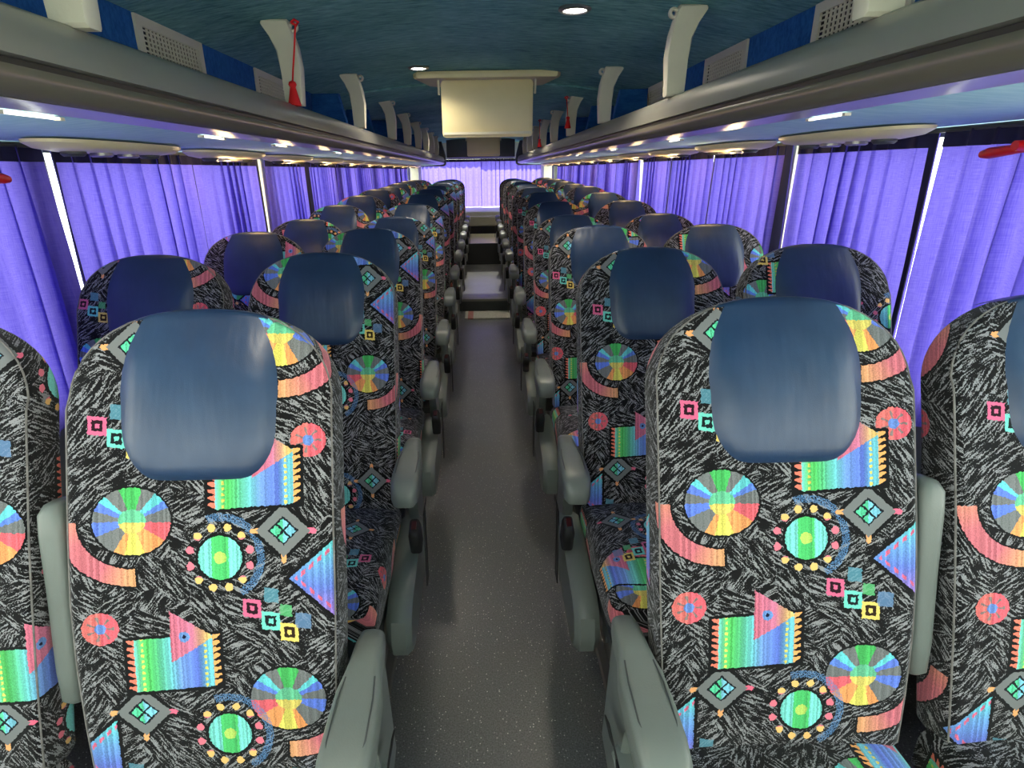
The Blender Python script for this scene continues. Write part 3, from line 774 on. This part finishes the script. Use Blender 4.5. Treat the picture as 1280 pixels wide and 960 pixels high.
def armrest_mesh():
    # along -y from the pivot; rounded wedge, deeper at the front
    st = [(y_*.82, a_, b2*.9, z2) for y_, a_, b2, z2 in [(.02, .014, .020, 0), (.012, .020, .026, 0), (-.02, .023, .030, .002), (-.07, .025, .030, .004), (-.10, .029, .030, .002), (-.13, .034, .030, 0), (-.20, .036, .032, -.004), (-.26, .036, .034, -.008), (-.295, .034, .033, -.014), (-.315, .028, .026, -.022), (-.322, .018, .014, -.028)]]
    rings = [[(x, y, z_+zo) for x, z_ in rrect(a, b_, .013, 2, 4)] for y, a, b_, zo in st]
    mb = MB(); mb.quadstrip(rings, caps=(True, True)); return mb.mesh('armrest', M['grey'], 50)
def inlay_mesh():
    pts = []
    path = [(-.022, -.11), (-.026, -.16), (-.026, -.22)] + [(-.026*math.cos(a), -.235-.028*math.sin(a)) for a in [PI*k/10 for k in range(11)]] + [(.026, -.22), (.026, -.16), (.022, -.11)]
    def top(y): return .0315 + (-.004 if y < -.2 else 0) + (-.005*max(0, (-y-.22)/.06))
    return MB().tube([(x, y*.82, top(y)*.9-.0012) for x, y in path], .0014, 5).mesh('inlay_line', M['grey_dark'], 60)
def support_mesh(sg):
    poly = [(.03, .64), (-.10, .635), (-.13, .60), (-.085, .50), (-.07, .42), (-.09, .34), (-.02, .30), (.06, .32), (.05, .45)]
    return MB().prism(poly, -.014, .014, 'X', .005).mesh('armrest_support', M['grey'], 40)
def cover_mesh():
    poly = [(.08, .40), (-.04, .405), (-.15, .385), (-.24, .365), (-.285, .335), (-.30, .28), (-.285, .235), (-.245, .215), (-.10, .22), (.08, .25)]
    return MB().prism(poly, -.032, .030, 'X', .014).mesh('side_cover', M['grey'], 40)
def leg_mesh():
    mb = MB(); mb.prism([(.06, 0), (-.30, 0), (-.30, .02), (-.18, .05), (-.155, .30), (-.07, .30), (-.05, .05), (.06, .02)], -.022, .022, 'X', .004)
    return mb.mesh('leg', M['grey_dark'], 40)
def frame_mesh():
    mb = MB(); mb.box(-.19, .19, -.42, .04, .325, .352); mb.box(-.19, .19, -.06, -.02, .30, .326); mb.box(-.19, .19, -.34, -.30, .30, .326)
    return mb.mesh('seat_frame', M['grey_dark'])
def strap_mesh(sg):
    mb = MB(); pts = [(.02, .10, .42), (.026, .05, .46), (.030, -.02, .475), (.034, -.06, .44), (.036, -.075, .36), (.036, -.08, .29)]
    rings = []
    for x, y, z_ in pts: rings.append([(x*sg+.0015*q, y+.022*r_, z_) for q, r_ in ((-1, -1), (1, -1), (1, 1), (-1, 1))])
    mb.quadstrip(rings, caps=(True, True)); return mb.mesh('belt_strap', M['black'], 60)
def buckle_mesh():
    mb = MB(); rings = [[(x, y, z_) for x, y in rrect(a, b_, .008, 2, 3)] for z_, a, b_ in ((-.05, .012, .022), (-.046, .015, .026), (.02, .015, .027), (.036, .012, .024), (.04, .008, .018))]
    mb.quadstrip(rings, caps=(True, True)); return mb.mesh('belt_buckle', M['black'], 50)
def mid_arm_mesh():
    st = [(0, .012, .016), (.008, .016, .024), (.06, .018, .028), (.18, .019, .030), (.28, .020, .034), (.312, .019, .034), (.326, .014, .026), (.330, .008, .014)]
    rings = [[(x, y-.008, z_) for x, y in rrect(a, b_, .012, 2, 4)] for z_, a, b_ in st]
    mb = MB(); mb.quadstrip(rings, caps=(True, True)); return mb.mesh('folded_armrest', M['grey'], 50)
ME = dict(back=back_mesh(), pad=pad_mesh(), pipe=pipe_mesh(), cush=cushion_mesh(), arm=armrest_mesh(), inlay=inlay_mesh(), cover=cover_mesh(), sup=support_mesh(1), leg=leg_mesh(), frame=frame_mesh(), buckle=buckle_mesh(), mid=mid_arm_mesh())
ME['strap1'] = strap_mesh(1); ME['strap-1'] = strap_mesh(-1)
ME['button'] = MB().box(-.006, .006, -.012, .012, 0, .004).mesh('buckle_button', M['red_button'])
BASE_RECL = 16.5
HING_Z = .415
HING_Y = -math.sin(math.radians(BASE_RECL))*L_ - .0     # so that the head top sits at local y = 0
RISE = [-.002, -.015, -.02, -.03, .0, .03, .05, .06, .07, .08, .08, .08]
def seat(k, sg, aisle):
    rnd = random.Random(k*10 + (sg+1)*2 + aisle)
    x = sg*(.46 if aisle else .920) + (0.010 if aisle else (0.012 if sg > 0 else 0.0))
    if k == 0 and sg < 0: x += .014 if aisle else .025
    yk = ROWY[k] - (.02 if k == 0 and sg < 0 else 0)
    side = 'left' if sg < 0 else 'right'
    root = empty('coach_seat', (x, yk, 0))
    where = 'aisle seat' if aisle else 'window seat'
    lb = '%s %s of aisle in %s row, motley patterned fabric with blue headrest' % (where, side, ORD[k])
    tag(root, lb, 'seat', 'patterned coach seats')
    if k < 2: recl = BASE_RECL + (0 if aisle else -.5)
    else: recl = BASE_RECL + rnd.uniform(-1.6, 1.6)
    fz = (.035 if ROWY[k] < STEP1+.3 else (.157 if ROWY[k] < STEP2+.3 else .402))
    HZ = HING_Z + RISE[k] - (.05*0)
    b = link('backrest', ME['back'], root, (0, HING_Y, HZ), (-math.radians(recl), 0, 0))
    if k == 0 or (sg > 0 and aisle) : ps = ((0, 0, 0) if k < 2 else (rnd.uniform(-.03, .03), rnd.uniform(-.04, .04), 0)) if aisle else (.0, 0.004, 0)
    elif aisle: ps = (rnd.uniform(-.03, .03), -.267 + rnd.uniform(-.04, .04), 0)
    else: ps = (rnd.uniform(-.22, .22), rnd.uniform(-.28, .28), 0)
    if k == 0 and not aisle: ps = (-.015 if sg > 0 else .21, .01, 0)
    b['pattern_shift'] = [float(q) for q in ps]
    p = link('headrest_pad', ME['pad'], b); p['pattern_shift'] = [rnd.random(), rnd.random(), rnd.random()]
    p['label'] = 'smooth blue leather headrest panel'
    link('piping', ME['pipe'], b)
    c = link('cushion', ME['cush'], root, (0, HING_Y+.01, HZ-.035)); c['pattern_shift'] = [float(ps[0]), float(ps[1]), 0.0]
    link('seat_frame', ME['frame'], root, (0, HING_Y-.02, HZ-.45))
    dz = fz - (HZ-.45) ; hgt = (HZ-.45)+.30 - fz
    lg = link('leg', ME['leg'], root, (sg*(-.10 if aisle else .05), HING_Y, fz)); lg.scale.z = max(.15, hgt/.30)
    if aisle:
        ax = -sg*.240
        a = link('armrest', ME['arm'], root, (ax, HING_Y+.075, HZ+.172)); link('inlay_line', ME['inlay'], a)
        link('armrest_support', ME['sup'], root, (ax+sg*.004, HING_Y+.075, HZ-.467))
        link('side_cover', ME['cover'], root, (ax+sg*.008, HING_Y-.06, HZ-.425))
        link('belt_strap', ME['strap%d' % -sg], root, (ax-sg*.008, HING_Y-.07, HZ-.415))
        bk = link('belt_buckle', ME['buckle'], root, (ax-sg*.02, HING_Y-.16, HZ+.03), (math.radians(20), 0, 0)); link('buckle_button', ME['button'], bk, (0, 0, .039))
        m_ = link('folded_armrest', ME['mid'], root, (sg*.229, HING_Y+.035, HZ+.12), (-math.radians(recl-2), 0, 0))
    return root
for k in range(12):
    for sg in (-1, 1):
        for aisle in (1, 0): seat(k, sg, aisle)

# ------------------------------------------------------------------ small things
def tassel(x, y, ztop, length, sway, label):
    o = empty('tassel_cord', (x, y, ztop)); tag(o, label, 'tassel', 'red tassels on the racks')
    MB().tube([(0, 0, 0), (sway*.3, -.004, -length*.35), (sway*.75, -.004, -length*.75), (sway, -.004, -length)], .0028, 6).build('cord', M['redcord'], o, 60)
    MB().lathe([(.0, .012), (.010, .008), (.013, 0), (.009, -.008), (.012, -.02), (.018, -.045), (.022, -.062), (.0, -.058)], (sway, -.004, -length), 12).build('tassel', M['redcord'], o, 40)
    MB().tube([(-.012, 0, .004), (0, -.008, .010), (.010, 0, .004), (0, .006, -.004), (-.012, 0, .004)], .004, 6).build('knot', M['redcord'], o, 60)
tassel(-.572, BRK_L[2]-.045, ZLIP+.228, .17, -.030, 'red cord with tassel hung from the left rack bracket')
tassel(.572, BRK_R[4]-.045, ZLIP+.228, .12, .012, 'red tassel hung from the fifth bracket of the right rack')
tassel(.572, BRK_R[6]-.045, ZLIP+.228, .17, .0, 'small red tassel far along the right rack')
def hammer(x, y, z, sg, label):
    o = empty('emergency_hammer', (x, y, z)); tag(o, label, 'hammer', 'red emergency hammers')
    MB().prism([(-.035, -.03), (.035, -.03), (.04, .035), (-.04, .035)], sg*.045, sg*.01, 'X', .006).build('holder', M['red'], o)
    pts = [(0, .03, -.012), (0, .09, -.020), (0, .15, -.026), (0, .17, -.028)]
    MB().tube([(sg*.02, p[1], p[2]) for p in pts], [.011, .010, .012, .008], 10).build('handle', M['red'], o, 50)
    MB().tube([(sg*-.02, .045, -.014), (sg*.04, .045, -.014)], [.010, .012], 10).build('head', M['red'], o, 50)
    MB().lathe([(.009, -.004), (.009, .004), (.0, .006)], (sg*.02, .075, -.020), 12, 'Z').build('seal', M['yellow'], o, 50)
hammer(1.09, 1.19, H+.045, 1, 'red emergency hammer with yellow seal at the right window')
hammer(-1.075, 1.26, H+.025, -1, 'red emergency hammer at the left window')
mt = MB().prism([(-.20, 0), (.24, 0), (.24, .30), (-.20, .30)], 0, .012, 'Z', .003).build('aisle_mat', M['mat'], None, None, (.02, 5.34, .0005)); tag(mt, 'pale mat with red stripes in front of the aisle step', 'mat')
